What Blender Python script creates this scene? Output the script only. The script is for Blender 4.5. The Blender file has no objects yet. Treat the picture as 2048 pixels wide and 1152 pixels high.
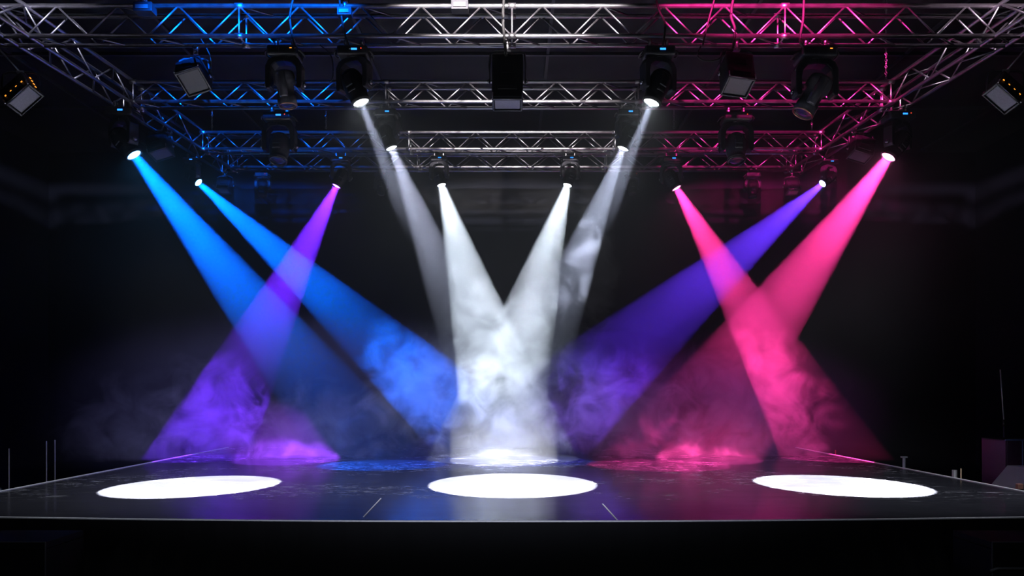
import bpy, bmesh, math, random
from mathutils import Vector, Matrix, Euler, Quaternion
random.seed(7)
sc = bpy.context.scene
col = sc.collection
PI = math.pi
V = Vector
# ------------------------------------------------------------------ camera
F = 1365.0          # focal length in pixels of the 2048 wide frame
HY = 785.0          # horizon row
CZ = 2.2            # eye height
cam = bpy.data.cameras.new('camera')
cam.sensor_width = 36; cam.lens = 36 * F / 2048; cam.shift_y = (HY - 576) / 2048
cam.clip_end = 100
co = bpy.data.objects.new('camera', cam); col.objects.link(co)
co.location = (0, 0, CZ); co.rotation_euler = (PI / 2, 0, 0)
sc.camera = co

def at(px, py, D):
    return V(((px - 1024) * D / F, D, CZ + (HY - py) * D / F))
def floor_at(px, py, z=1.0):
    D = F * (CZ - z) / (py - HY)
    return V(((px - 1024) * D / F, D, z))
# ------------------------------------------------------------------ materials
MATS = {}
def mat(name, base=(.5, .5, .5), rough=.5, metal=0.0, emit=None, strength=0, spec=.5, noise=0, nscale=20, bump=0, bscale=60):
    if name in MATS: return MATS[name]
    m = bpy.data.materials.new(name); m.use_nodes = True
    nt = m.node_tree; b = nt.nodes['Principled BSDF']
    b.inputs['Base Color'].default_value = (*base, 1)
    b.inputs['Roughness'].default_value = rough
    b.inputs['Metallic'].default_value = metal
    b.inputs['Specular IOR Level'].default_value = spec
    if emit:
        b.inputs['Emission Color'].default_value = (*emit, 1)
        b.inputs['Emission Strength'].default_value = strength
    if noise or bump:
        tc = nt.nodes.new('ShaderNodeTexCoord')
        n = nt.nodes.new('ShaderNodeTexNoise'); n.inputs['Scale'].default_value = nscale; n.inputs['Detail'].default_value = 4
        nt.links.new(tc.outputs['Object'], n.inputs['Vector'])
        if noise:
            r = nt.nodes.new('ShaderNodeMapRange')
            r.inputs['To Min'].default_value = max(.03, rough - noise); r.inputs['To Max'].default_value = min(1, rough + noise)
            nt.links.new(n.outputs['Fac'], r.inputs['Value']); nt.links.new(r.outputs[0], b.inputs['Roughness'])
            mx = nt.nodes.new('ShaderNodeMix'); mx.data_type = 'RGBA'
            mx.inputs[6].default_value = (*[c * .75 for c in base], 1); mx.inputs[7].default_value = (*[min(1, c * 1.2) for c in base], 1)
            nt.links.new(n.outputs['Fac'], mx.inputs[0]); nt.links.new(mx.outputs[2], b.inputs['Base Color'])
        if bump:
            n2 = nt.nodes.new('ShaderNodeTexNoise'); n2.inputs['Scale'].default_value = bscale
            nt.links.new(tc.outputs['Object'], n2.inputs['Vector'])
            bp = nt.nodes.new('ShaderNodeBump'); bp.inputs['Strength'].default_value = bump; bp.inputs['Distance'].default_value = .002
            nt.links.new(n2.outputs['Fac'], bp.inputs['Height']); nt.links.new(bp.outputs[0], b.inputs['Normal'])
    MATS[name] = m
    return m
ALU = mat('brushed_aluminium', (.62, .60, .62), .38, 1.0, noise=.1, nscale=9)
BRACE = mat('dull_brace_tube', (.33, .32, .34), .42, 1.0, noise=.1, nscale=9)
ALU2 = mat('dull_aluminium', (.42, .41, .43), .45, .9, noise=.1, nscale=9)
STEEL = mat('galvanised_steel', (.35, .35, .36), .4, 1.0, noise=.1, nscale=30)
BLACK = mat('black_plastic', (.008, .008, .010), .5, spec=.25, bump=.3, bscale=200)
BLACKM = mat('black_powder_coat', (.03, .03, .036), .45, spec=.4, noise=.08, nscale=40, bump=.3, bscale=300)
GREYP = mat('grey_head_shell', (.11, .11, .12), .42, noise=.05, nscale=15)
RUBBER = mat('black_rubber', (.01, .01, .01), .7, noise=.05)
CHROME = mat('chrome', (.7, .7, .72), .15, 1.0, noise=.03)
LABEL = mat('label_strip', (.30, .33, .33), .6, noise=.05, nscale=80)
BLUE_LED = mat('blue_display', (.01, .02, .1), .3, emit=(.02, .22, 1), strength=3.0)
RED_LED = mat('red_indicator', (.1, .01, .01), .3, emit=(1, .06, .02), strength=1.6)
AMB_LED = mat('amber_indicator', (.1, .03, .01), .3, emit=(1, .33, .03), strength=1.3)
DARKLENS = mat('unlit_lens', (.05, .05, .06), .08, spec=.9, noise=.02)
PANE = mat('frosted_pane', (.55, .54, .60), .35, noise=.05, nscale=60)
PANE_DIM = mat('dusty_pane', (.16, .155, .165), .45, noise=.05, nscale=60)
COPPER = mat('copper_rim', (.6, .33, .2), .3, 1.0, noise=.05)
TAPE = mat('white_tape', (.6, .6, .62), .5, noise=.1)
WHITE_LENS = mat('lit_white_lens', (.8, .8, .8), .3, emit=(.85, .93, 1), strength=26)
BLUE_LENS = mat('lit_blue_lens', (.8, .8, .8), .3, emit=(.12, .45, 1), strength=30)
VIOLET_LENS = mat('lit_violet_lens', (.8, .8, .8), .3, emit=(.45, .16, 1), strength=12)
INDIGO_LENS = mat('lit_indigo_lens', (.8, .8, .8), .3, emit=(.35, .35, 1), strength=22)
PINK_LENS = mat('lit_magenta_lens', (.8, .8, .8), .3, emit=(1, .25, .55), strength=24)
for _m in (WHITE_LENS, BLUE_LENS, VIOLET_LENS, INDIGO_LENS, PINK_LENS):
    # clear front glass: the lamp inside the head shines through it, the glass itself glows
    _t = _m.node_tree; _p = _t.nodes['Principled BSDF']; _e = _t.nodes.new('ShaderNodeEmission'); _c = _t.nodes.new('ShaderNodeBsdfTransparent'); _a = _t.nodes.new('ShaderNodeAddShader')
    _e.inputs[0].default_value = _p.inputs['Emission Color'].default_value; _e.inputs[1].default_value = _p.inputs['Emission Strength'].default_value
    _t.links.new(_e.outputs[0], _a.inputs[0]); _t.links.new(_c.outputs[0], _a.inputs[1])
    _t.links.new(_a.outputs[0], [n for n in _t.nodes if n.type == 'OUTPUT_MATERIAL'][0].inputs['Surface']); _t.nodes.remove(_p)
# ------------------------------------------------------------------ mesh helpers
def frame_from(d):
    d = d.normalized()
    return d.to_track_quat('Z', 'Y').to_matrix().to_4x4()
def add_box(bm, c, s, bev=0, M=None, seg=2):
    r = bmesh.ops.create_cube(bm, size=1.0)
    vs = r['verts']
    bmesh.ops.scale(bm, vec=s, verts=vs)
    if bev:
        es = list({e for v in vs for e in v.link_edges})
        r2 = bmesh.ops.bevel(bm, geom=es, offset=bev, segments=seg, affect='EDGES', profile=.5)
        vs = list({v for f in r2['faces'] for v in f.verts} | {v for v in vs if v.is_valid})
    T = Matrix.Translation(c)
    if M is not None: T = M @ T
    bmesh.ops.transform(bm, matrix=T, verts=vs)
def add_tube(bm, a, b, r, r2=None, n=10, M=None):
    a, b = V(a), V(b); d = b - a
    res = bmesh.ops.create_cone(bm, cap_ends=True, cap_tris=False, segments=n, radius1=r, radius2=(r if r2 is None else r2), depth=d.length)
    T = Matrix.Translation((a + b) / 2) @ frame_from(d)
    if M is not None: T = M @ T
    bmesh.ops.transform(bm, matrix=T, verts=res['verts'])
    for v in res['verts']:
        for f in v.link_faces:
            if len(f.verts) == 4: f.smooth = True
def add_path(bm, pts, r, n=8):
    pts = [V(p) for p in pts]
    rings = []
    for i, p in enumerate(pts):
        t = (pts[min(i + 1, len(pts) - 1)] - pts[max(i - 1, 0)]).normalized()
        Q = frame_from(t).to_3x3()
        rings.append([bm.verts.new(p + Q @ V((r * math.cos(2 * PI * k / n), r * math.sin(2 * PI * k / n), 0))) for k in range(n)])
    for i in range(len(rings) - 1):
        for k in range(n):
            try:
                f = bm.faces.new((rings[i][k], rings[i][(k + 1) % n], rings[i + 1][(k + 1) % n], rings[i + 1][k])); f.smooth = True
            except ValueError: pass
    bm.faces.new(rings[0][::-1]); bm.faces.new(rings[-1])
def add_lathe(bm, prof, n=32, M=None, cap=True):
    rings = []
    for (r, z) in prof:
        if r < 1e-5: rings.append([bm.verts.new((0, 0, z))])
        else: rings.append([bm.verts.new((r * math.cos(2 * PI * k / n), r * math.sin(2 * PI * k / n), z)) for k in range(n)])
    new = [v for R in rings for v in R]
    for a, b in zip(rings, rings[1:]):
        for k in range(n):
            k2 = (k + 1) % n
            vs = [a[0]] if len(a) == 1 else [a[k], a[k2]]
            vs += [b[0]] if len(b) == 1 else [b[k2], b[k]]
            if len(vs) > 2:
                f = bm.faces.new(vs); f.smooth = True
    if cap:
        if len(rings[0]) > 1: bm.faces.new(rings[0][::-1])
        if len(rings[-1]) > 1: bm.faces.new(rings[-1])
    if M is not None: bmesh.ops.transform(bm, matrix=M, verts=new)
def add_prism(bm, poly, y0, y1, bev=0):
    """polygon in XZ extruded along Y"""
    a = [bm.verts.new((x, y0, z)) for x, z in poly]; b = [bm.verts.new((x, y1, z)) for x, z in poly]
    n = len(poly); fs = [bm.faces.new(a), bm.faces.new(b[::-1])]
    for k in range(n): fs.append(bm.faces.new((a[k], b[k], b[(k + 1) % n], a[(k + 1) % n])))
    bmesh.ops.recalc_face_normals(bm, faces=fs)
    if bev:
        es = list(set(fs[0].edges) | set(fs[1].edges))
        bmesh.ops.bevel(bm, geom=es, offset=bev, segments=2, affect='EDGES', profile=.5)
def new_mesh(name, fn, m):
    bm = bmesh.new(); fn(bm)
    bmesh.ops.recalc_face_normals(bm, faces=bm.faces)
    me = bpy.data.meshes.new(name); bm.to_mesh(me); bm.free()
    me.materials.append(m)
    return me
def obj(name, me, parent=None, loc=(0, 0, 0), rot=None, label=None):
    o = bpy.data.objects.new(name, me); col.objects.link(o)
    if parent: o.parent = parent
    o.location = loc
    if rot is not None:
        if isinstance(rot, Quaternion): o.rotation_mode = 'QUATERNION'; o.rotation_quaternion = rot
        else: o.rotation_euler = rot
    if label: o['label'] = label
    return o
def thing(name, label, cat, loc=(0, 0, 0), rotz=0, group=None, scale=1):
    o = bpy.data.objects.new(name, None); col.objects.link(o); o.empty_display_size = .1
    o.location = loc; o.rotation_euler = (0, 0, rotz); o.scale = (scale,) * 3
    o['label'] = label; o['category'] = cat
    if group: o['group'] = group
    return o
def tag(o, label=None, cat=None, group=None, kind=None):
    if label: o['label'] = label
    if cat: o['category'] = cat
    if group: o['group'] = group
    if kind: o['kind'] = kind
    return o
# ------------------------------------------------------------------ room
def plane_mat(name, base, rough, seam=None):
    m = mat(name, base, rough, noise=.1, nscale=3, spec=.2)
    return m
ROOMW, BACK, CEIL = 11.0, 16.2, 7.9
WALLM = mat('black_painted_wall', (.004, .005, .009), .9, noise=.08, nscale=2, spec=.1)
CEILM = mat('dark_ceiling_panel', (.014, .013, .016), .85, noise=.1, nscale=1.2, spec=.2)
GROUND = mat('dark_concrete', (.012, .012, .013), .8, noise=.1, nscale=4, spec=.2)
def struct(name, c, s, m):
    o = obj(name, new_mesh(name, lambda bm: add_box(bm, (0, 0, 0), s), m), loc=c)
    return tag(o, kind='structure')
struct('floor', (0, 6.5, -.05), (22.4, 20, .1), GROUND)
struct('wall_back', (0, BACK + .1, 3.95), (22.4, .2, 8.1), WALLM)
struct('wall_left', (-ROOMW - .1, 6.5, 3.95), (.2, 20, 8.1), WALLM)
struct('wall_right', (ROOMW + .1, 6.5, 3.95), (.2, 20, 8.1), WALLM)
ce = struct('ceiling', (0, 6.5, CEIL + .05), (22.4, 20, .1), CEILM)
def seams(bm):
    for x in range(-9, 10, 3): add_box(bm, (x + .6, 6.5, -.02), (.05, 19, .04))
    for y in (8.9, 11.45, 13.6): add_box(bm, (0, y, -.025), (21.5, .05, .05))
tag(obj('trim_1', new_mesh('trim', seams, mat('ceiling_batten', (.04, .038, .045), .6, noise=.1)), loc=(0, 0, CEIL)), kind='structure')
# ------------------------------------------------------------------ stage
DZ = 1.0
W = 6.2; YB = 14.9
def front_y(x): return 6.35 + .2 * (x / 4.9) ** 2
def outline():
    pts = [(x, front_y(x)) for x in [-W + 2 * W * i / 40 for i in range(41)]]
    return pts + [(W, YB), (-W, YB)]
deckm = bpy.data.materials.new('glossy_black_stage_floor'); deckm.use_nodes = True
nt = deckm.node_tree; B = nt.nodes['Principled BSDF']; N = nt.nodes.new; L = nt.links.new
tc = N('ShaderNodeTexCoord')
def mapped(s, rz=0):
    mp = N('ShaderNodeMapping'); mp.inputs['Scale'].default_value = s; mp.inputs['Rotation'].default_value = (0, 0, rz)
    L(tc.outputs['Object'], mp.inputs['Vector']); return mp
def noise(mp, scale, detail=4, rough=.6, dist=0):
    n = N('ShaderNodeTexNoise'); n.inputs['Scale'].default_value = scale; n.inputs['Detail'].default_value = detail
    n.inputs['Roughness'].default_value = rough; n.inputs['Distortion'].default_value = dist
    L(mp.outputs[0], n.inputs['Vector']); return n
def rng(src, a, b, c=0, d=1, smooth=False):
    r = N('ShaderNodeMapRange'); r.inputs['From Min'].default_value = a; r.inputs['From Max'].default_value = b
    r.inputs['To Min'].default_value = c; r.inputs['To Max'].default_value = d
    if smooth: r.interpolation_type = 'SMOOTHSTEP'
    L(src, r.inputs['Value']); return r.outputs[0]
def mth(op, a, b=None, clamp=False):
    n = N('ShaderNodeMath'); n.operation = op; n.use_clamp = clamp
    for i, x in enumerate((a, b)):
        if x is None: continue
        if isinstance(x, (int, float)): n.inputs[i].default_value = x
        else: L(x, n.inputs[i])
    return n.outputs[0]
scr1 = rng(noise(mapped((1.6, 5.0, 1)), 2.2, 7, .75, .4).outputs['Fac'], .55, .66)       # scuffs drawn across the stage
scr2 = rng(noise(mapped((2.0, 16, 1), .25), 2.6, 5, .7).outputs['Fac'], .59, .67)
patch = rng(noise(mapped((.5, .7, 1)), 1.1, 2).outputs['Fac'], .44, .58)
sxy = N('ShaderNodeSeparateXYZ'); L(tc.outputs['Object'], sxy.inputs[0])
lane = rng(sxy.outputs['Y'], 7.3, 8.3, .06, 1, True)          # the front strip is walked on least
wear = mth('MULTIPLY', mth('MULTIPLY', mth('MAXIMUM', scr1, scr2), patch), lane, True)
mx = N('ShaderNodeMix'); mx.data_type = 'RGBA'
mx.inputs[6].default_value = (.023, .023, .029, 1); mx.inputs[7].default_value = (.34, .34, .38, 1)
L(wear, mx.inputs[0]); L(mx.outputs[2], B.inputs['Base Color'])
r0 = rng(noise(mapped((1, 2.5, 1)), 1.6, 5).outputs['Fac'], .3, .7, .11, .22)
L(mth('ADD', r0, mth('MULTIPLY', wear, .3)), B.inputs['Roughness'])
B.inputs['IOR'].default_value = 2.2
bp = N('ShaderNodeBump'); bp.inputs['Strength'].default_value = .06; bp.inputs['Distance'].default_value = .01
L(noise(mapped((1, 3, 1)), 7, 4).outputs['Fac'], bp.inputs['Height']); L(bp.outputs[0], B.inputs['Normal'])

stage = thing('stage_platform', 'wide raised black stage with glossy scuffed deck, thin silver edge and black front', 'stage', (0, 0, 0))
def deck(bm):
    P = outline()
    a = [bm.verts.new((x, y, DZ)) for x, y in P]; b = [bm.verts.new((x, y, DZ - .015)) for x, y in P]
    bm.faces.new(a); bm.faces.new(b[::-1]); n = len(P)
    for k in range(n): bm.faces.new((a[k], b[k], b[(k + 1) % n], a[(k + 1) % n]))
obj('deck', new_mesh('deck', deck, deckm), stage)
SK = mat('black_skirt_cloth', (.008, .008, .009), .85, noise=.08, nscale=5, spec=.15)
def skirt(bm):
    # pleated cloth below the deck edge
    P = outline(); pts = []
    n = len(P)
    for k in range(n):
        a, b = V(P[k]), V(P[(k + 1) % n]); m = max(1, int((b - a).length / .12))
        for i in range(m): pts.append(a.lerp(b, i / m))
    cx, cy = 0, 10.5; ring = []
    for i, p in enumerate(pts):
        k = .999 - (.0025 if i % 2 else 0)
        ring.append((cx + (p.x - cx) * k, cy + (p.y - cy) * k))
    a = [bm.verts.new((x, y, DZ - .015)) for x, y in ring]; b = [bm.verts.new((x, y, 0)) for x, y in ring]
    for k in range(len(ring)):
        k2 = (k + 1) % len(ring); bm.faces.new((a[k], b[k], b[k2], a[k2]))
obj('skirt', new_mesh('skirt', skirt, SK), stage)
EDGE = mat('silver_edge_trim', (.9, .9, .93), .45, .2, noise=.05)
def edge(bm):
    P = outline(); P.append(P[0])
    for a, b in zip(P, P[1:]):
        if a[1] > 14 and b[1] > 14: continue
        A, Bv = V((*a, DZ + .002)), V((*b, DZ + .002))
        d = (Bv - A); M = Matrix.Translation((A + Bv) / 2) @ Matrix.Rotation(math.atan2(d.y, d.x), 4, 'Z')
        wide = (.018 if A.y < 10 else .004) if abs(d.x) > abs(d.y) else .04
        add_box(bm, (0, 0, 0), (d.length, wide, .012), M=M)
obj('edge_trim', new_mesh('edge_trim', edge, EDGE), stage, label='thin silver trim')
def strip(px0, py0, px1, py1, w, label):
    a, b = floor_at(px0, py0), floor_at(px1, py1)
    d = b - a; c = (a + b) / 2
    me = new_mesh('tape', lambda bm: add_box(bm, (0, 0, 0), (d.length, w, .003)), TAPE)
    tag(obj('tape_strip', me, loc=(c.x, c.y, DZ + .0025), rot=(0, 0, math.atan2(d.y, d.x))), label, 'tape')
strip(762, 997, 727, 1034, .012, 'thin white tape line on the stage front, beside the big centre pool, blue side')
strip(1205, 1008, 1234, 1040, .014, 'thin white tape line on the stage front, beside the big centre pool, magenta side')
# ------------------------------------------------------------------ trusses
TZ = CZ + 4.57
_brace = {}
def brace_mesh(Ln, r, m):
    k = (round(Ln, 3), r, m.name)
    if k not in _brace:
        _brace[k] = new_mesh('brace', lambda bm: add_tube(bm, (0, 0, -Ln / 2), (0, 0, Ln / 2), r, n=8), m)
    return _brace[k]
def truss(name, label, a, b, wid, hgt, bay, m, rc=.026, rb=.012, group=None):
    """a, b: ends of the bottom centre line; box truss of four chords and zigzag braces"""
    a, b = V(a), V(b); d = b - a; Ln = d.length
    t = thing(name, label, 'truss', a, math.atan2(d.y, d.x), group)
    ch = new_mesh('chord', lambda bm: add_tube(bm, (0, 0, 0), (Ln, 0, 0), rc, n=14), m)
    for y in (-wid / 2, wid / 2):
        for z in (0, hgt): obj('chord', ch, t, (0, y, z))
    n = int(round(Ln / bay)); n += n % 2; s = Ln / n
    def br(p, q):
        p, q = V(p), V(q); dd = q - p
        obj('brace', brace_mesh(dd.length - .02, rb, BRACE), t, (p + q) / 2, dd.to_track_quat('Z', 'Y'))
    for y in (-wid / 2, wid / 2):
        for i in range(n):
            z0, z1 = (0, hgt) if (i % 2 == 0) else (hgt, 0)
            br((i * s, y, z0), ((i + 1) * s, y, z1))
    for i in range(0, n, 2):
        br((i * s, -wid / 2, 0), ((i + 1) * s, wid / 2, 0))
        if i % 4 == 0: br((i * s + s, -wid / 2, hgt), ((i + 1) * s + s, wid / 2, hgt))
    def plates(bm):
            x = 0
            for y in (-wid / 2, wid / 2):
                for z in (0, hgt): add_tube(bm, (x - .05, y, z), (x + .05, y, z), rc * 1.35, n=12)
                add_tube(bm, (x, y, 0), (x, y, hgt), rb, n=8)
            add_tube(bm, (x, -wid / 2, 0), (x, wid / 2, 0), rb, n=8)
    cm = new_mesh('coupler', plates, m); k = int(Ln // 3)
    for i in range(k + 1): obj('coupler', cm, t, (Ln * i / max(1, k), 0, 0))
    return t
T1 = truss('box_truss', 'large silver box truss nearest the stage front, crossing the whole top of the picture', (-7.0, 8.87, TZ), (7.0, 8.87, TZ), .24, .385, .39, ALU, .027, .012)
T2 = truss('box_truss', 'silver box truss crossing second from the stage front, behind the two bright small white spotlights', (-5.95, 10.84, TZ), (5.95, 10.84, TZ), .245, .31, .35, ALU)
T3 = truss('box_truss', 'silver box truss crossing third from the stage front, carrying the violet and magenta heads', (-5.8, 12.92, TZ), (5.8, 12.92, TZ), .245, .31, .35, ALU)
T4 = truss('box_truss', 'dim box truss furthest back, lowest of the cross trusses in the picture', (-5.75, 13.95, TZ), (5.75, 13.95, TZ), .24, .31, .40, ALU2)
TZS = TZ - .0
for s, nm in ((-1, 'blue'), (1, 'magenta')):
    a = (s * 6.72, 4.9, TZS); b = (s * 5.85, 14.15, TZS)
    truss('box_truss', f'silver box truss running from front to back above the {nm} beam side of the stage', a, b, .33, .36, .42, ALU, .027, .013)
def xs(y): return 6.72 - (y - 4.9) * (.87 / 9.25)       # side truss centre line
# ------------------------------------------------------------------ moving heads
clampM = new_mesh('clamp', lambda bm: (add_box(bm, (0, 0, -.06), (.03, .06, .07), .006), add_lathe(bm, [(.028, -.02), (.042, -.02), (.042, .02), (.028, .02), (.028, -.02)], 20, Matrix.Rotation(PI / 2, 4, 'Y'), cap=False), add_tube(bm, (-.03, 0, -.06), (.04, 0, -.06), .009)), STEEL)
def base_fn(bm):
    add_box(bm, (0, 0, -.155), (.40, .29, .125), .028, seg=3)
    add_box(bm, (0, 0, -.09), (.30, .10, .02), .005)
    for k in range(5): add_box(bm, (-.11 + k * .025, -.146, -.165), (.008, .006, .06))
baseM = new_mesh('base', base_fn, BLACKM)
def arc_pts(cx, cz, r, a0, a1, n): return [(cx + r * math.cos(a0 + (a1 - a0) * i / n), cz + r * math.sin(a0 + (a1 - a0) * i / n)) for i in range(n + 1)]
def yoke_fn(bm):
    out = [(-.235, -.60)] + arc_pts(-.205, -.60, .03, PI, 1.5 * PI, 3)[1:] + [(-.175, -.63)] 
    left = [(-.24, -.59), (-.225, -.63), (-.185, -.63), (-.168, -.60), (-.172, -.42), (-.155, -.34), (-.10, -.285), (0, -.27)]
    top = [(0, -.215), (-.13, -.215), (-.20, -.25), (-.243, -.33)]
    L_ = left + top
    R_ = [(-x, z) for x, z in L_]
    for P in (L_, R_[::-1]): add_prism(bm, P, -.075, .075, .012)
    add_tube(bm, (0, 0, -.23), (0, 0, -.21), .1, n=24)
    for s in (-1, 1): add_tube(bm, (s * .17, 0, -.56), (s * .25, 0, -.56), .045, n=20)
yokeM = new_mesh('yoke', yoke_fn, BLACKM)
handleM = new_mesh('handle', lambda bm: add_path(bm, [(0, -.08, -.14), (.035, -.085, -.15), (.055, -.06, -.165), (.06, 0, -.17), (.055, .06, -.165), (.035, .085, -.15), (0, .08, -.14)], .011), RUBBER)
dispM = new_mesh('display', lambda bm: add_box(bm, (.03, -.1475, -.15), (.075, .006, .024), .002), BLUE_LED)
indM = new_mesh('indicator', lambda bm: add_box(bm, (.12, -.1475, -.14), (.014, .006, .014), .003), RED_LED)
ambM = new_mesh('indicator', lambda bm: add_box(bm, (.12, -.1475, -.14), (.03, .006, .012), .003), AMB_LED)
def head_fn(bm):
    add_lathe(bm, [(0, .20), (.055, .20), (.095, .185), (.125, .15), (.142, .09), (.146, .0), (.14, -.08), (.125, -.155), (.122, -.20), (.13, -.205), (.13, -.235), (.112, -.238), (.108, -.225), (.118, .08), (.09, .15), (0, .19)], 36)
    for k in range(6): add_box(bm, (0, -.12, .13 - k * .022), (.13 - k * .004, .035, .007))
    for s in (-1, 1): add_box(bm, (0, s * .125, -.03), (.12, .045, .17), .02)
headM = new_mesh('head', head_fn, BLACK)
headG = new_mesh('head', head_fn, GREYP)
def barrel_fn(bm):
    add_lathe(bm, [(0, .17), (.07, .17), (.13, .15), (.14, .10), (.14, .02), (.11, 0), (.105, -.14), (.12, -.15), (.125, -.27), (.105, -.275), (.10, -.24), (0, -.24)], 36)
    add_lathe(bm, [(0, .13), (.035, .13), (.055, .11), (.055, -.19), (.03, -.20), (0, -.20)], 24, Matrix.Translation((0, -.115, 0)))
    add_box(bm, (0, .09, -.02), (.16, .09, .22), .03)
barrelG = new_mesh('head', barrel_fn, GREYP)
labelM = new_mesh('label_strip', lambda bm: add_box(bm, (0, -.149, -.04), (.10, .004, .014), .001), LABEL)
ringM = new_mesh('bezel', lambda bm: add_lathe(bm, [(.104, -.232), (.104, -.25), (.122, -.25), (.128, -.24), (.128, -.232), (.104, -.232)], 36, cap=False), RUBBER)
ringC = new_mesh('bezel', lambda bm: add_lathe(bm, [(.104, -.268), (.104, -.282), (.118, -.282), (.124, -.274), (.124, -.268), (.104, -.268)], 36, cap=False), COPPER)
knobM = new_mesh('knob', lambda bm: add_lathe(bm, [(0, 0), (.03, 0), (.03, .015), (.02, .025), (0, .025)], 16, Matrix.Rotation(PI / 2, 4, 'Y')), CHROME)
lens_prof = [(0, -.252), (.05, -.249), (.085, -.240), (.106, -.230)]
_lens = {}
def lens_mesh(m):
    if m.name not in _lens: _lens[m.name] = new_mesh('lens', lambda bm: add_lathe(bm, lens_prof, 32, cap=False), m)
    return _lens[m.name]
def attach(parent_t, L_): pass
def moving_head(lens_pos, aim, label, lens_mat, top=TZ - .03, led='blue', style='plain', group=None, smax=1.35, pan=None, name='moving_head_light'):
    """hangs from height top so that the lens centre stands at lens_pos and looks along aim"""
    d = V(aim).normalized(); Lp = V(lens_pos)
    drop = .56 + .24 * -d.z
    s = min(smax, (top - Lp.z) / drop)
    piv = Lp - d * .24 * s
    t = thing(name, label, 'stage light', (piv.x, piv.y, piv.z + .56 * s), 0, group, s)
    extra = (top - (piv.z + .56 * s)) / s
    for x in (-.11, .11):
        obj('clamp', clampM, t, (x, 0, extra))
    if extra > .04:
        obj('hanging_bracket', new_mesh('hanging_bracket', lambda bm: (add_tube(bm, (-.11, 0, -.07), (-.11, 0, extra - .04), .014), add_tube(bm, (.11, 0, -.07), (.11, 0, extra - .04), .014), add_box(bm, (0, 0, extra - .1), (.26, .04, .02))), STEEL), t)
    b = obj('base', baseM, t)
    if led in ('blue', 'both'): obj('display', dispM, b)
    if led in ('red', 'both'): obj('indicator', indM, b)
    if led == 'amber': obj('indicator', ambM, b)
    obj('handle', handleM, b, (.19, 0, 0)); obj('handle', handleM, b, (-.19, 0, 0), (0, 0, PI))
    hd = V((d.x, d.y, 0)); 
    if pan is None:
        pan = math.atan2(-d.x, -d.y) if False else math.atan2(d.x, abs(d.y) + .3) * .45
        pan = -pan
    y = obj('yoke', yokeM, t, rot=(0, 0, pan))
    # head: local -Z looks along d, local Y towards the back of the stage
    z = -d; yy = V((math.sin(-pan), math.cos(-pan), 0)); yy = (yy - z * yy.dot(z)).normalized(); xx = yy.cross(z)
    R = Matrix((xx, yy, z)).transposed()
    me = {'plain': headM, 'grey': headG, 'barrel': barrelG}[style]
    h = obj('head', me, t, (0, 0, -.56), R.to_quaternion())
    l = obj('lens', lens_mesh(lens_mat), h, (0, 0, -.03 if style == 'barrel' else 0))
    obj('bezel', ringC if style == 'barrel' else ringM, h)
    if style != 'barrel': obj('label_strip', labelM, h)
    obj('knob', knobM, y, (.25, 0, -.56)); obj('knob', knobM, y, (-.25, 0, -.56), (0, 0, PI))
    t['lamp_back'] = .37 * s
    return t
def spot(name, p, target, half_deg, color, watts, blend=.12, radius=.05, back=-.10, oval=None):
    l = bpy.data.lights.new(name, 'SPOT'); l.energy = watts; l.color = color; l.spot_size = 2 * math.radians(half_deg)
    l.spot_blend = blend; l.shadow_soft_size = radius
    o = bpy.data.objects.new(name, l); col.objects.link(o)
    d = V(target) - V(p)
    o.location = V(p) - d.normalized() * back
    if oval: o.scale = (1, oval, 1)
    o.rotation_mode = 'QUATERNION'; o.rotation_quaternion = d.to_track_quat('-Z', 'Y')
    return o
WHT = (.74, .86, 1.0); BLU = (.0, .125, 1.0); VIO = (.14, .015, 1.0); IND = (.13, .03, 1.0); PNK = (1.0, .042, .32); DIM = (.62, .70, .95)
G = 3.4   # overall beam level
# lens px, lens py, depth, floor px, floor py, half angle, colour, watts, lens material, label
LIT = [
 (268, 310, 10.75, 752, 930, 7.4, BLU, 11500, BLUE_LENS, 'lit blue moving head light under the blue side truss, nearer the stage front', 'blue'),
 (397, 365, 13.05, 1015, 921, 6.4, BLU, 12500, BLUE_LENS, 'lit blue moving head light at the far end of the blue side truss', 'blue'),
 (673, 372, 12.95, 402, 916, 8.3, VIO, 7500, VIOLET_LENS, 'lit violet moving head light on the third cross truss', 'blue'),
 (883, 370, 12.95, 1036, 916, 10.4, WHT, 3300, WHITE_LENS, 'low bright white moving head light, crossing beam, on the blue half of the third truss', 'blue'),
 (1135, 370, 12.95, 974, 916, 10.4, WHT, 3300, WHITE_LENS, 'low bright white moving head light, crossing beam, on the magenta half of the third truss', 'blue'),
 (1353, 376, 12.95, 1663, 916, 8.0, PNK, 5600, PINK_LENS, 'lit magenta moving head light on the third cross truss', 'blue'),
 (1645, 367, 13.15, 1000, 921, 7.8, IND, 5600, INDIGO_LENS, 'lit violet-blue moving head light at the far end of the magenta side truss', 'blue'),
 (1777, 314, 10.9, 1330, 930, 8.5, PNK, 7000, PINK_LENS, 'lit magenta moving head light under the magenta side truss, nearer the stage front', 'both'),
 (722, 205, 8.87, 1024, 968, 4.0, DIM, 1300, WHITE_LENS, 'large white moving head light under the front truss, blue half', 'both'),
 (1303, 205, 8.87, 1000, 968, 4.0, DIM, 1300, WHITE_LENS, 'large white moving head light under the front truss, magenta half', 'blue'),
 (783, 296, 10.84, 1036, 933, 7.6, DIM, 1500, WHITE_LENS, 'small white moving head light under the second truss, blue half', 'blue'),
 (1246, 297, 10.84, 992, 933, 7.6, DIM, 1500, WHITE_LENS, 'small white moving head light under the second truss, magenta half', 'blue'),
]
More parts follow.
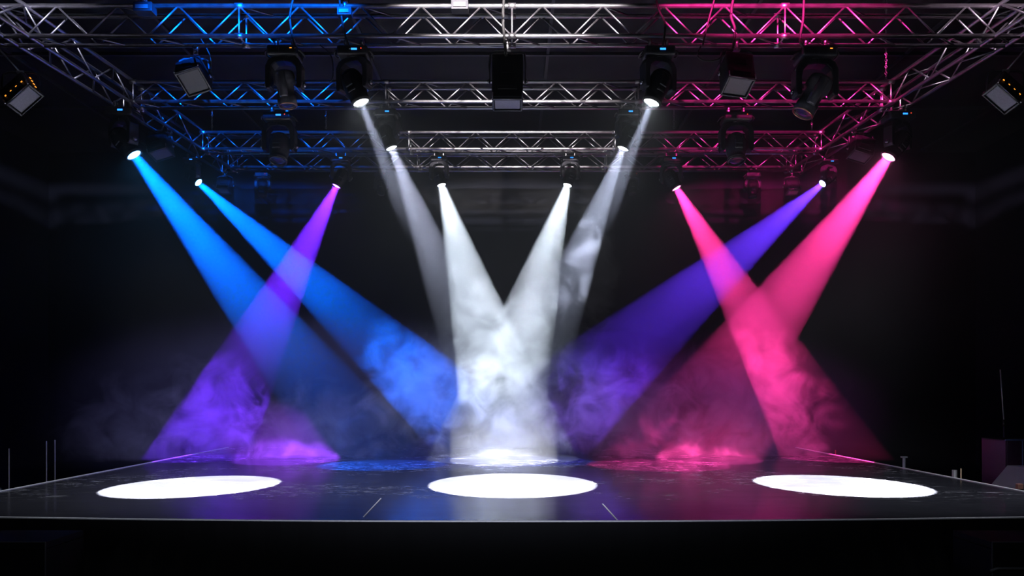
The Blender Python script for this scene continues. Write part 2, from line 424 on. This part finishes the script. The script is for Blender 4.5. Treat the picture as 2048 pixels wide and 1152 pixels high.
for (lx, ly, D, fx, fy, ha, c, wt, lm, lab, led) in LIT:
    p = at(lx, ly, D); tg = floor_at(fx, fy)
    g = 'lit moving head lights'
    h = moving_head(p, tg - p, lab, lm, led=led, group=g)
    spot('beam_lamp', p, tg, ha, c, wt * G, .10, .025, back=h['lamp_back']); del h['lamp_back']
# unlit heads
DARK = [
 (575, 207, 8.87, (.12, .05, -1), 'unlit head with a grey barrel and copper rim under the front truss, blue half', 'amber', 'barrel'),
 (1608, 222, 8.87, (-.55, .08, -1), 'unlit head with a tilted grey barrel under the front truss, magenta half', 'amber', 'barrel'),
 (556, 322, 10.84, (.0, -.3, -1), 'unlit dark moving head under the second truss, blue half', 'both', 'grey'),
 (1473, 322, 10.84, (-.06, -.3, -1), 'unlit dark moving head under the second truss, magenta half', 'red', 'grey'),
 (525, 392, 13.95, (0, -.1, -1), 'faint unlit moving head on the back truss, beside the violet head, outer blue side', 'red', 'plain'),
 (762, 388, 13.95, (0, -.2, -1), 'faint unlit moving head on the back truss, between the violet and the white head', 'red', 'plain'),
 (1265, 388, 13.95, (0, -.2, -1), 'faint unlit moving head on the back truss, between the white and the magenta head', 'red', 'plain'),
 (1505, 395, 13.95, (0, -.1, -1), 'faint unlit moving head on the back truss, beyond the magenta head', 'red', 'plain'),
]
for (lx, ly, D, d, lab, led, st) in DARK:
    moving_head(at(lx, ly, D), d, lab, DARKLENS, led=led, style=st, group='unlit moving heads', pan=0)
# ------------------------------------------------------------------ LED panel floods
def flood(center, rot, label, w=.40, d=.26, h=.42, scale=1, pane=PANE, amber=0, top=TZ - .03, anchor=None, flat=False):
    c = V(center)
    t = thing('panel_flood_light', label, 'flood light', c, 0, 'panel flood lights', scale)
    R = Euler(rot)
    ho = obj('housing', new_mesh('housing', lambda bm: (add_box(bm, (0, 0, 0), (w, d, h), .02), [add_box(bm, (0, d / 2 + .012, -h * .3 + k * .04), (w * .8, .03, .01)) for k in range(8)], add_box(bm, (0, -d / 2 - .006, -h * .28), (w * .62, .02, .05), .004), add_box(bm, (0, -d / 2 - .004, h * .12), (w * .4, .016, .10), .004)), BLACK), t, rot=R)
    obj('pane', new_mesh('pane', lambda bm: add_box(bm, (0, 0, -h / 2 - .004), (w * .80, d * .80, .012), .003), pane), ho)
    def fr(bm):
        z = -h / 2 - .01
        for s in (-1, 1):
            add_box(bm, (s * w * .46, 0, z), (w * .06, d, .04), .004); add_box(bm, (0, s * d * .46, z), (w * .98, d * .07, .04), .004)
    obj('pane_frame', new_mesh('pane_frame', fr, BLACKM), ho)
    def clips(bm):
        for s in (-1, 1): add_tube(bm, (s * w * .47, -d * .5 - .012, -h / 2 - .02), (s * w * .47, -d * .5 - .012, -h / 2 + .06), .008)
        add_tube(bm, (-w * .45, -d * .5 - .008, -h / 2 - .028), (w * .45, -d * .5 - .008, -h / 2 - .028), .006)
    obj('wire_clip', new_mesh('wire_clip', clips, STEEL), ho)
    yk = obj('bracket', new_mesh('bracket', lambda bm: add_path(bm, [(-w / 2 - .03, 0, -.02), (-w / 2 - .035, 0, h * .35), (-w / 2 - .02, 0, h / 2 + .06), (-w / 2 + .04, 0, h / 2 + .09), (w / 2 - .04, 0, h / 2 + .09), (w / 2 + .02, 0, h / 2 + .06), (w / 2 + .035, 0, h * .35), (w / 2 + .03, 0, -.02)], .014), BLACKM), t, rot=(0, 0, rot[2]))
    for s in (-1, 1): obj('knob', knobM, yk, (s * (w / 2 + .04), 0, 0), (0, 0, 0 if s > 0 else PI))
    ext = (top - c.z) / scale
    ax, ay = (0, 0) if anchor is None else ((anchor[0] - c.x) / scale, (anchor[1] - c.y) / scale)
    obj('hanging_pole', new_mesh('hanging_pole', lambda bm: add_path(bm, [(0, 0, h / 2 + .08), (ax * .5, ay * .5, (h / 2 + ext) / 2 + .04), (ax, ay, ext - .03)], .016)), t) if False else \
    obj('hanging_pole', new_mesh('hanging_pole', lambda bm: (add_path(bm, [(0, 0, h / 2 + .08), (ax * .5, ay * .5, (h / 2 + ext) / 2 + .04), (ax, ay, ext - .03)], .013), add_box(bm, (0, 0, h / 2 + .09), (.09, .05, .03), .005)), STEEL), t)
    obj('clamp', clampM, t, (ax, ay, ext), (0, 0, 0 if anchor is None else 1.4))
    for k in range(amber):
        obj('indicator', new_mesh('indicator', lambda bm: add_box(bm, (w / 2 + .004, 0, -h * .35 + k * .075), (.01, .02, .02), .003), AMB_LED), ho)
        obj('indicator', new_mesh('indicator', lambda bm: add_box(bm, (-w * .35 + k * .085, -d / 2 - .004, -h * .12), (.022, .01, .014), .003), AMB_LED), ho)
    return t
flood(at(1015, 163, 8.87), (-.10, 0, 0), 'black panel flood light hanging centrally under the front truss, pale pane below', w=.40, d=.30, h=.60, top=TZ - .03)
flood(at(1473, 148, 8.87), (-.42, .10, .06), 'black panel flood light under the front truss, magenta half, with a dusty grey pane', w=.36, d=.30, h=.44, pane=PANE_DIM, top=TZ - .03)
flood(at(388, 152, 9.6), (-.62, -.30, .0), 'panel flood light with pale tilted pane between front and second truss, blue half', w=.36, d=.36, h=.30, pane=PANE_DIM, top=TZ - .03, anchor=(at(392, 90, 8.98).x, 8.98))
flood(at(42, 186, 8.3), (-.45, -.72, 0), 'panel flood light with amber indicators hung outside the blue side truss, near the front', w=.38, d=.20, h=.32, amber=4, top=TZ - .03, anchor=(-xs(8.3) - .165, 8.3))
flood(at(2010, 184, 8.3), (-.45, .72, 0), 'panel flood light with amber indicators hung outside the magenta side truss, near the front', w=.38, d=.20, h=.32, amber=4, top=TZ - .03, anchor=(xs(8.3) + .165, 8.3))
flood(at(320, 292, 11.9), (-.3, -.3, 0), 'dim panel flood light hanging between the two lit blue heads', w=.36, d=.26, h=.34, pane=PANE_DIM, anchor=(-xs(11.9) + .1, 11.9))
flood(at(1722, 297, 11.9), (-.3, .3, 0), 'dim panel flood light hanging between the violet-blue and magenta side heads', w=.36, d=.26, h=.34, pane=PANE_DIM, anchor=(xs(11.9) - .1, 11.9))
flood(at(450, 372, 13.95), (-.4, 0, 0), 'faint small panel flood light near the back corner, blue side', w=.26, d=.2, h=.22, pane=PANE_DIM)
flood(at(1584, 374, 13.95), (-.4, 0, 0), 'faint small panel flood light near the back corner, magenta side', w=.26, d=.2, h=.22, pane=PANE_DIM)
# ------------------------------------------------------------------ rigging: cables, chains, motors
def cable(pts, r, label, m=RUBBER, name='cable', cat='cable'):
    pts = [V(p) for p in pts]; out = []
    for i in range(len(pts) - 1):
        p0, p1, p2, p3 = pts[max(i - 1, 0)], pts[i], pts[i + 1], pts[min(i + 2, len(pts) - 1)]
        for k in range(8):
            t = k / 8
            out.append(.5 * ((2 * p1) + (p2 - p0) * t + (2 * p0 - 5 * p1 + 4 * p2 - p3) * t * t + (3 * p1 - p0 - 3 * p2 + p3) * t ** 3))
    out.append(pts[-1])
    return tag(obj(name, new_mesh(name, lambda bm: add_path(bm, out, r, 6), m)), label, cat, 'rigging cables')
def pix(lst, D): return [at(x, y, D) for x, y in lst]
cable(pix([(1432, -12), (1420, 30), (1412, 62), (1405, 92)], 8.70), .012, 'slanting black cable crossing the front truss beside the magenta half flood')
cable(pix([(1402, 92), (1395, 112), (1412, 122), (1438, 118), (1446, 100)], 8.72), .010, 'black cable loop dangling beside the magenta half flood')
cable(pix([(1608, -12), (1606, 40), (1600, 80), (1612, 100)], 8.70), .016, 'thick black cable dropping over the front truss to the tilted barrel head')
cable(pix([(588, -10), (580, 30), (583, 62), (590, 96)], 8.70), .014, 'black cable dropping over the front truss to the copper rimmed head')
cable(pix([(678, -10), (684, 40), (690, 70), (700, 98)], 8.70), .014, 'black cable dropping over the front truss to the large white head, blue half')
cable(pix([(1310, -10), (1318, 20), (1330, 50), (1325, 95)], 8.70), .014, 'black cable dropping over the front truss to the large white head, magenta half')
cable(pix([(640, 90), (662, 112), (666, 150), (660, 165)], 8.95), .008, 'thin cable looping between the barrel head and the large white head')
cable(pix([(1468, -10), (1462, 30), (1470, 60), (1466, 96)], 8.70), .018, 'black cable dropping over the front truss onto the magenta half flood')
cable(pix([(1008, -10), (1006, 40), (1010, 90), (1012, 112)], 8.70), .020, 'black cable dropping over the front truss centre onto the pale pane flood')
cable(pix([(402, 78), (420, 112), (422, 150)], 9.4), .008, 'thin cable hanging beside the pale tilted flood, blue half')
def chain(px, y0, y1, D, label):
    a, b = at(px, y0, D), at(px, y1, D); n = int((a.z - b.z) / .045)
    def fn(bm):
        for i in range(n):
            z = a.z - (i + .5) * (a.z - b.z) / n
            M = Matrix.Translation((a.x, a.y, z)) @ Matrix.Rotation(PI / 2 * (i % 2), 4, 'Z') @ Matrix.Rotation(PI / 2, 4, 'X') @ Matrix.Scale(1.5, 4, (0, 1, 0))
            R0, r0 = .014, .004
            prof = [(R0 + r0 * math.cos(2 * PI * k / 6), r0 * math.sin(2 * PI * k / 6)) for k in range(7)]
            add_lathe(bm, prof, 10, M, cap=False)
    tag(obj('safety_chain', new_mesh('safety_chain', fn, STEEL)), label, 'chain', 'hanging chains')
chain(1772, -9, 162, 9.8, 'steel chain hanging in front of the magenta side truss')
chain(424, 216, 262, 11.0, 'steel chain hanging below the second truss, blue end')
chain(1624, 232, 262, 11.0, 'steel chain hanging below the second truss under the tilted barrel head')
chain(652, 218, 258, 11.0, 'steel chain hanging below the second truss near the violet head')
chain(1348, 216, 258, 11.0, 'steel chain hanging below the second truss near the magenta head')
# wire tray / junction boxes on top of the front truss
def box_thing(px, py, D, w, d, h, label, m=LABEL, rz=0):
    c = at(px, py, D)
    t = thing('junction_box', label, 'junction box', c, rz, 'junction boxes on the trusses')
    obj('housing', new_mesh('housing', lambda bm: (add_box(bm, (0, 0, 0), (w, d, h), .008), add_box(bm, (0, -d / 2 - .005, 0), (w * .8, .012, h * .6), .003)), BLACKM), t)
    obj('face_plate', new_mesh('face_plate', lambda bm: add_box(bm, (0, -d / 2 - .014, -h * .1), (w * .66, .008, h * .42), .002), m), t)
    obj('clamp', clampM, t, (0, 0, h / 2 + .05))
box_thing(920, 14, 8.72, .22, .14, .12, 'small box with pale plate on the top of the front truss, blue of centre', PANE_DIM)
box_thing(290, 18, 8.72, .24, .14, .12, 'small box with grey plate on the top of the front truss, near its blue end', PANE_DIM)
box_thing(690, 26, 8.72, .18, .12, .10, 'small box with grey plate on the front truss above the large white head', PANE_DIM)
# ------------------------------------------------------------------ things beside the stage
def stand(px, y0, X, r, label, m, tiltx=0, tip=None, name='metal_post', cat='post', group='posts beside the stage'):
    D = abs(X) * F / abs(px - 1024); zt = CZ + (HY - y0) * D / F
    t = thing(name, label, cat, (X, D, 0), 0, group)
    obj('pole', new_mesh('pole', lambda bm: add_tube(bm, (0, 0, .02), (tiltx, 0, zt), r, n=10), m), t)
    obj('foot_plate', new_mesh('foot_plate', lambda bm: add_lathe(bm, [(0, 0), (.14, 0), (.14, .015), (.04, .03), (0, .03)], 20), BLACKM), t)
    if tip: obj('cap', new_mesh('cap', lambda bm: add_box(bm, (tiltx, 0, zt), tip, .004), m), t)
    return t
GP = mat('worn_grey_post', (.30, .29, .30), .5, .3, noise=.1)
TAN = mat('tan_post', (.45, .33, .2), .6, noise=.1)
REDP = mat('red_post', (.5, .05, .04), .5, noise=.05)
stand(18, 897, -6.75, .007, 'thin grey post beside the stage, nearest the picture edge on the blue side', GP)
stand(93, 882, -6.75, .008, 'taller of a pair of thin grey posts beside the stage, blue side, outer one', GP)
stand(110, 880, -6.80, .008, 'inner one of a pair of thin grey posts beside the stage, blue side', GP)
stand(1808, 914, 6.55, .022, 'pale grey post with square cap beside the stage, magenta side', mat('pale_post', (.55, .56, .6), .5, noise=.05), tip=(.09, .06, .025))
stand(1671, 900, 6.5, .010, 'thin red post beside the far part of the stage, magenta side', REDP)
stand(1909, 940, 6.5, .034, 'short thick grey post beside the stage edge, next to a tan stick', GP)
stand(1922, 937, 6.5, .010, 'thin tan stick beside the short thick grey post', TAN)
# microphone stand
t = thing('microphone_stand', 'tall thin microphone stand rising behind the rack case, magenta side', 'stand', (7.30, 10.1, 0))
obj('lower_tube', new_mesh('lower_tube', lambda bm: add_tube(bm, (0, 0, .02), (-.02, 0, 1.75), .012), BLACKM), t)
obj('upper_tube', new_mesh('upper_tube', lambda bm: add_tube(bm, (-.02, 0, 1.78), (-.075, 0, 2.54), .008), mat('grey_tube', (.35, .38, .37), .4, .5, noise=.05)), t)
obj('clutch', new_mesh('clutch', lambda bm: add_tube(bm, (-.018, 0, 1.70), (-.021, 0, 1.80), .018), BLACK), t)
obj('foot_plate', new_mesh('foot_plate', lambda bm: add_lathe(bm, [(0, 0), (.16, 0), (.16, .015), (.04, .03), (0, .03)], 24), BLACKM), t)
# rack case
def edges_fn(w, d, h, r=.014, vertical=True):
    def fn(bm):
        for sx in (-1, 1):
            for sy in (-1, 1):
                if vertical: add_box(bm, (sx * w / 2, sy * d / 2, h / 2), (r, r, h), .003)
            for z in (0, h): add_box(bm, (sx * w / 2, 0, z), (r, d, r), .003)
        for sy in (-1, 1):
            for z in (0, h): add_box(bm, (0, sy * d / 2, z), (w, r, r), .003)
    return fn
PURP = mat('purple_panel', (.03, .012, .035), .5, noise=.05)
t = thing('rack_case', 'open black rack case with red strip light beside the stage, magenta side', 'case', (7.28, 9.75, 0))
def shell(bm):
    add_box(bm, (0, 0, .765), (.82, .5, .02)); add_box(bm, (0, 0, .02), (.82, .5, .04)); add_box(bm, (.40, 0, .77), (.02, .5, 1.5)); add_box(bm, (0, .24, .77), (.82, .02, 1.5)); add_box(bm, (0, 0, 1.53), (.82, .5, .02))
obj('shell', new_mesh('shell', shell, BLACK), t)
obj('side_panel', new_mesh('side_panel', lambda bm: (add_box(bm, (-.40, 0, .77), (.02, .5, 1.5)), add_box(bm, (-.29, -.25, .77), (.20, .02, 1.5))), PURP), t, label='dark purple panel')
obj('edge_frame', new_mesh('edge_frame', lambda bm: (add_box(bm, (-.18, -.255, .77), (.018, .02, 1.52), .003), add_box(bm, (0, -.255, 1.54), (.84, .02, .025), .003)), mat('blue_edge', (.12, .16, .35), .4, .5, noise=.05)), t)  # edge frame has a blue base colour
obj('strip_light', new_mesh('strip_light', lambda bm: add_box(bm, (-.28, -.275, 1.075), (.24, .02, .03), .004), mat('red_strip', (.3, .02, .02), .4, emit=(1, .07, .03), strength=1.0)), t, label='glowing red strip')
for k, (x, z) in enumerate(((.10, 1.20), (.20, 1.19), (.15, 1.24))):
    obj('indicator', new_mesh('indicator', lambda bm: add_box(bm, (x, -.20, z), (.025, .02, .025), .006), RED_LED), t)
obj('amplifier', new_mesh('amplifier', lambda bm: (add_box(bm, (.12, .0, 1.28), (.5, .38, .2), .01), [add_tube(bm, (.0 + i * .08, -.19, 1.30), (.0 + i * .08, -.215, 1.30), .018) for i in range(4)]), BLACKM), t)
# monitor wedge
t = thing('monitor_speaker', 'grey wedge shaped speaker beside the stage edge in front of the rack case', 'speaker', (6.93, 8.95, 0))
def wedge(bm): add_prism(bm, [(-.48, 0), (.45, 0), (.45, 1.22), (-.26, 1.22), (-.48, .96)], -.25, .25, .015)
obj('cabinet', new_mesh('cabinet', wedge, mat('grey_cabinet', (.06, .065, .08), .6, noise=.05)), t)
obj('grille', new_mesh('grille', lambda bm: add_box(bm, (.14, -.256, .60), (.55, .012, .9), .004), BLACKM), t)
obj('corner_guard', new_mesh('corner_guard', lambda bm: add_box(bm, (-.45, -.235, 1.0), (.07, .05, .07), .006, M=None), mat('rusty_guard', (.35, .16, .12), .6, noise=.1)), t)
t = thing('cable_drum', 'round black cable drum beside the stage, at the picture edge on the blue side', 'drum', (-6.95, 8.75, 0))
obj('flange', new_mesh('flange', lambda bm: add_lathe(bm, [(.02, -.16), (.55, -.16), (.55, -.13), (.2, -.13), (.2, .13), (.55, .13), (.55, .16), (.02, .16)], 40, Matrix.Translation((-.1, 0, .56)) @ Matrix.Rotation(PI / 2, 4, 'X'), cap=False), mat('drum_black', (.02, .025, .035), .4, noise=.05)), t)
obj('wound_cable', new_mesh('wound_cable', lambda bm: [add_lathe(bm, [(.44 + .02 * math.cos(a), z + .02 * math.sin(a)) for a in [2 * PI * q / 6 for q in range(7)]], 32, Matrix.Translation((-.1, 0, .56)) @ Matrix.Rotation(PI / 2, 4, 'X'), cap=False) for z in (-.09, -.045, 0, .045, .09)], RUBBER), t)
# road cases in front of the stage
def road_case(c, label, sgn):
    w, d, h = .72, .5, 1.0
    t = thing('road_case', label, 'case', c, 0, 'road cases in front of the stage')
    obj('body', new_mesh('body', lambda bm: (add_box(bm, (0, 0, .50), (w - .01, d - .01, .86)), add_box(bm, (0, 0, .965), (w - .01, d - .01, .05))), SK), t)
    obj('edge_frame', new_mesh('edge_frame', lambda bm: (add_box(bm, (0, -d / 2, .995), (w, .008, .008)), [add_box(bm, (a * w / 2, -d / 2, .53), (.007, .007, .92)) for a in (-1, 1)]), mat('grey_edging', (.10, .10, .11), .5, .4, noise=.05)), t)
    if sgn > 0:
        obj('lid_rail', new_mesh('lid_rail', lambda bm: add_path(bm, [(-w / 2 - .03, -d / 2 - .02, .765), (-w / 2 + .02, -d / 2 - .03, .79), (w / 2, -d / 2 - .03, .79)], .012), mat('grey_rail', (.12, .12, .12), .5, .4, noise=.05)), t)
    for a in (-1, 1):
        for b in (-1, 1):
            obj('caster', new_mesh('caster', lambda bm: add_tube(bm, (a * .28 - .02, b * .18, .05), (a * .28 + .02, b * .18, .05), .05, n=16), RUBBER), t)
road_case((-3.76 - .36, 5.75, 0), 'black road case with thin grey edging in the bottom corner below the blue side', -1)
road_case((3.87 + .36, 5.75, 0), 'black road case with grey edging and rail in the bottom corner below the magenta side', 1)
# ------------------------------------------------------------------ haze and smoke
def vol_haze(name, dens, color, aniso=0):
    m = bpy.data.materials.new(name); m.use_nodes = True; n = m.node_tree; n.nodes.clear()
    o = n.nodes.new('ShaderNodeOutputMaterial'); s = n.nodes.new('ShaderNodeVolumeScatter')
    s.inputs['Color'].default_value = (*color, 1); s.inputs['Density'].default_value = dens; s.inputs['Anisotropy'].default_value = aniso
    n.links.new(s.outputs[0], o.inputs['Volume'])
    return m
def haze_mesh(bm):
    # side profile: front face leans over the front pools
    P = [(8.45, 6.45), (8.45, 5.7), (10.25, DZ + .01), (15.6, DZ + .01), (15.6, 6.45)]
    a = [bm.verts.new((-8.0, y, z)) for y, z in P]; b = [bm.verts.new((8.0, y, z)) for y, z in P]
    bm.faces.new(a); bm.faces.new(b[::-1])
    for k in range(5): bm.faces.new((a[k], b[k], b[(k + 1) % 5], a[(k + 1) % 5]))
hm = vol_haze('thin_haze', .035, (1, 1, 1)); nt = hm.node_tree; N = nt.nodes.new; L = nt.links.new
tc = N('ShaderNodeNewGeometry'); sx = N('ShaderNodeSeparateXYZ'); L(tc.outputs['Position'], sx.inputs[0])
hn = N('ShaderNodeTexNoise'); hn.inputs['Scale'].default_value = .55; hn.inputs['Detail'].default_value = 2; L(tc.outputs['Position'], hn.inputs['Vector'])
hd = mth('MULTIPLY', rng(sx.outputs['Z'], 1.8, 5.2, .011, .095, True), rng(hn.outputs['Fac'], .3, .7, .6, 1.4))
L(hd, nt.nodes['Volume Scatter'].inputs['Density'])
hz = obj('haze', new_mesh('haze', haze_mesh, hm))
tag(hz, 'thin haze hanging over the stage and showing the light beams', 'haze', kind='stuff')
sm = bpy.data.materials.new('billowing_smoke'); sm.use_nodes = True; nt = sm.node_tree; nt.nodes.clear(); N = nt.nodes.new; L = nt.links.new
out = N('ShaderNodeOutputMaterial'); vs = N('ShaderNodeVolumeScatter'); vs.inputs['Color'].default_value = (1, 1, 1, 1)
tc = N('ShaderNodeTexCoord'); geo = N('ShaderNodeNewGeometry'); oi = N('ShaderNodeObjectInfo')
ln = N('ShaderNodeVectorMath'); ln.operation = 'LENGTH'; L(tc.outputs['Object'], ln.inputs[0])
mask = mth('SUBTRACT', 1.0, ln.outputs['Value'], True)
n1 = N('ShaderNodeTexNoise'); n1.inputs['Scale'].default_value = 1.7; n1.inputs['Detail'].default_value = 6; n1.inputs['Roughness'].default_value = .64; n1.inputs['Distortion'].default_value = 1.2
L(geo.outputs['Position'], n1.inputs['Vector'])
v = mth('ADD', mth('MULTIPLY', n1.outputs['Fac'], 4.6), mth('MULTIPLY', mask, 1.6))
v = mth('SUBTRACT', v, 2.7, True)
sm.cycles.volume_step_rate = .5
fade = rng(mask, 0, .25, 0, 1, True)
sep = N('ShaderNodeSeparateColor'); L(oi.outputs['Color'], sep.inputs[0])
dn = mth('MULTIPLY', mth('MULTIPLY', v, fade), sep.outputs[0])
L(dn, vs.inputs['Density']); L(vs.outputs[0], out.inputs['Volume'])
def plume(px, py, rx, ry, D, dens, label, ryd=1.3, dy=.5):
    D += dy; ryd *= .8
    c = at(px, py, D); k = D / F
    rz = ry * k
    def fn(bm):
        bmesh.ops.create_icosphere(bm, subdivisions=3, radius=1.0)
        zf = (DZ + .012 - c.z) / rz
        for vv in bm.verts:
            if vv.co.z < zf: vv.co.z = zf
    o = obj('smoke_plume', new_mesh('smoke_plume', fn, sm), loc=c); o.scale = (rx * k, ryd, rz)
    o.color = (dens, 0, 0, 1)
    tag(o, label, 'smoke', 'smoke plumes over the stage', 'stuff')
plume(1010, 760, 270, 290, 12.0, .26, 'dense white smoke rising over the middle of the stage', 1.2, 1.05)
plume(840, 770, 170, 180, 11.9, .34, 'blue lit smoke bank beside the white centre smoke')
plume(1168, 530, 90, 170, 11.4, 1.5, 'small high wisp of smoke beside the white crossing beams', .8, 0)
plume(640, 860, 220, 130, 12.1, .34, 'low violet smoke bank behind the violet pool')
plume(420, 830, 150, 160, 11.9, .27, 'curling pale violet smoke column near the stage edge, blue side', 1.1)
plume(270, 860, 200, 160, 11.6, .20, 'faint dark smoke drifting off the stage edge, blue side', 1.0)
plume(1250, 830, 200, 170, 12.1, .36, 'violet smoke bank between the white centre and the magenta beams')
plume(1490, 810, 230, 200, 12.0, .45, 'magenta smoke cloud where the two magenta beams cross', 1.2, .9)
# ------------------------------------------------------------------ pool and wash lamps of the rig, plus added spill and fill (outside the frame)
def pool(px, py, lamp, rad, watts, color=(.95, .98, 1), blend=.06):
    t = floor_at(px, py); d = (t - V(lamp)).length
    return spot('pool_lamp', lamp, t, math.degrees(math.atan(rad / d)), color, watts, blend, .02)
pool(380, 973, (-5.4, 6.2, 7.3), 1.02, 170000)
pool(1025, 970, (0, 6.2, 7.3), 1.12, 170000)
pool(1688, 971, (5.6, 6.2, 7.3), 1.02, 170000)
for _px, _py, _lx in ((380, 973, -5.4), (1025, 970, 0), (1688, 971, 5.6)):   # extra wide spots added to imitate spill around the pools and show the scuffs
    spot('added_spill', (_lx, 6.2, 7.3), floor_at(_px, _py), 25, (.85, .9, 1), 1800, 1.0, .1)
# rear pools: oval lamps at the front of house, aimed under the haze
def rear(px, py, rad, watts, color, oval=.36, blend=.25):
    tg = floor_at(px, py); p = V((tg.x * .6, 1.0, 5.0)); d = (tg - p).length
    spot('pool_lamp', p, tg, math.degrees(math.atan(rad / d)), color, watts, blend, .02, oval=oval)
rear(1008, 921, .98, 300000, (.95, .98, 1), blend=.06)
rear(572, 920, .98, 240000, (.30, .05, 1))
rear(1418, 919, .98, 190000, (1, .06, .35))
# wash lamps at the front of house: wide flat beams along the trusses
def wash(px, half, color, watts, x, vert=.20, blend=.3):
    spot('wash_lamp', (x, .6, 7.5), V(((px - 1024) * 10.8 / F, 10.8, 6.94)), half, color, watts, blend, .12, oval=vert)
wash(515, 9.0, (.0, .13, 1), 95000, -.3)
wash(1020, 11.0, (1, .90, .93), 34000, 0)
wash(1550, 10.0, (1, .03, .32), 80000, .3)
wash(60, 9, (.75, .75, 1), 14000, -3); wash(1990, 9, (1, .75, .95), 14000, 3)
# unseen tinted fill, added to brighten the low smoke and the deck
spot('added_fill', (-1.5, .5, 3.2), (-3.6, 12, 1.75), 22, (.34, .33, 1), 6500, .7, .2, oval=.40)
spot('added_fill', (1.5, .5, 3.2), (3.3, 12, 1.7), 16, (.80, .12, 1), 5500, .7, .2, oval=.42)
spot('added_fill', (0, .5, 3.2), (-.3, 10, 1.0), 42, (.75, .8, 1), 1000, .7, .2, oval=.22)
spot('added_fill', (0, .5, 3.0), (-.3, 12, 2.15), 13, (.55, .66, 1), 5500, .8, .2, oval=.5)
al = bpy.data.lights.new('fixture_fill', 'AREA'); al.energy = 38; al.shape = 'RECTANGLE'; al.size = 6; al.size_y = 1; al.color = (.75, .82, 1)  # unseen soft light added to lift the hanging fixtures and side trusses
ao = bpy.data.objects.new('fixture_fill', al); col.objects.link(ao); ao.location = (0, 0, 4.0)
ao.rotation_mode = 'QUATERNION'; ao.rotation_quaternion = (V((0, 9, 6.3)) - ao.location).to_track_quat('-Z', 'Y')
w = bpy.data.worlds.new('world'); sc.world = w; w.use_nodes = True
w.node_tree.nodes['Background'].inputs[0].default_value = (.1, .11, .16, 1); w.node_tree.nodes['Background'].inputs[1].default_value = .02
# ------------------------------------------------------------------ render look
sc.view_settings.view_transform = 'Standard'; sc.view_settings.look = 'None'; sc.view_settings.gamma = 1; sc.view_settings.use_curve_mapping = False
sc.view_settings.exposure = 0
cy = sc.cycles
cy.use_denoising = True
try: cy.denoiser = 'OPENIMAGEDENOISE'
except Exception: pass
cy.max_bounces = 3; cy.diffuse_bounces = 1; cy.glossy_bounces = 2; cy.transmission_bounces = 1; cy.volume_bounces = 0; cy.transparent_max_bounces = 24
cy.volume_step_rate = 1.0; cy.volume_max_steps = 96
cy.sample_clamp_indirect = 4; cy.use_light_tree = True
cy.caustics_reflective = False
for o in bpy.data.objects:
    if 'lamp_back' in o: del o['lamp_back']
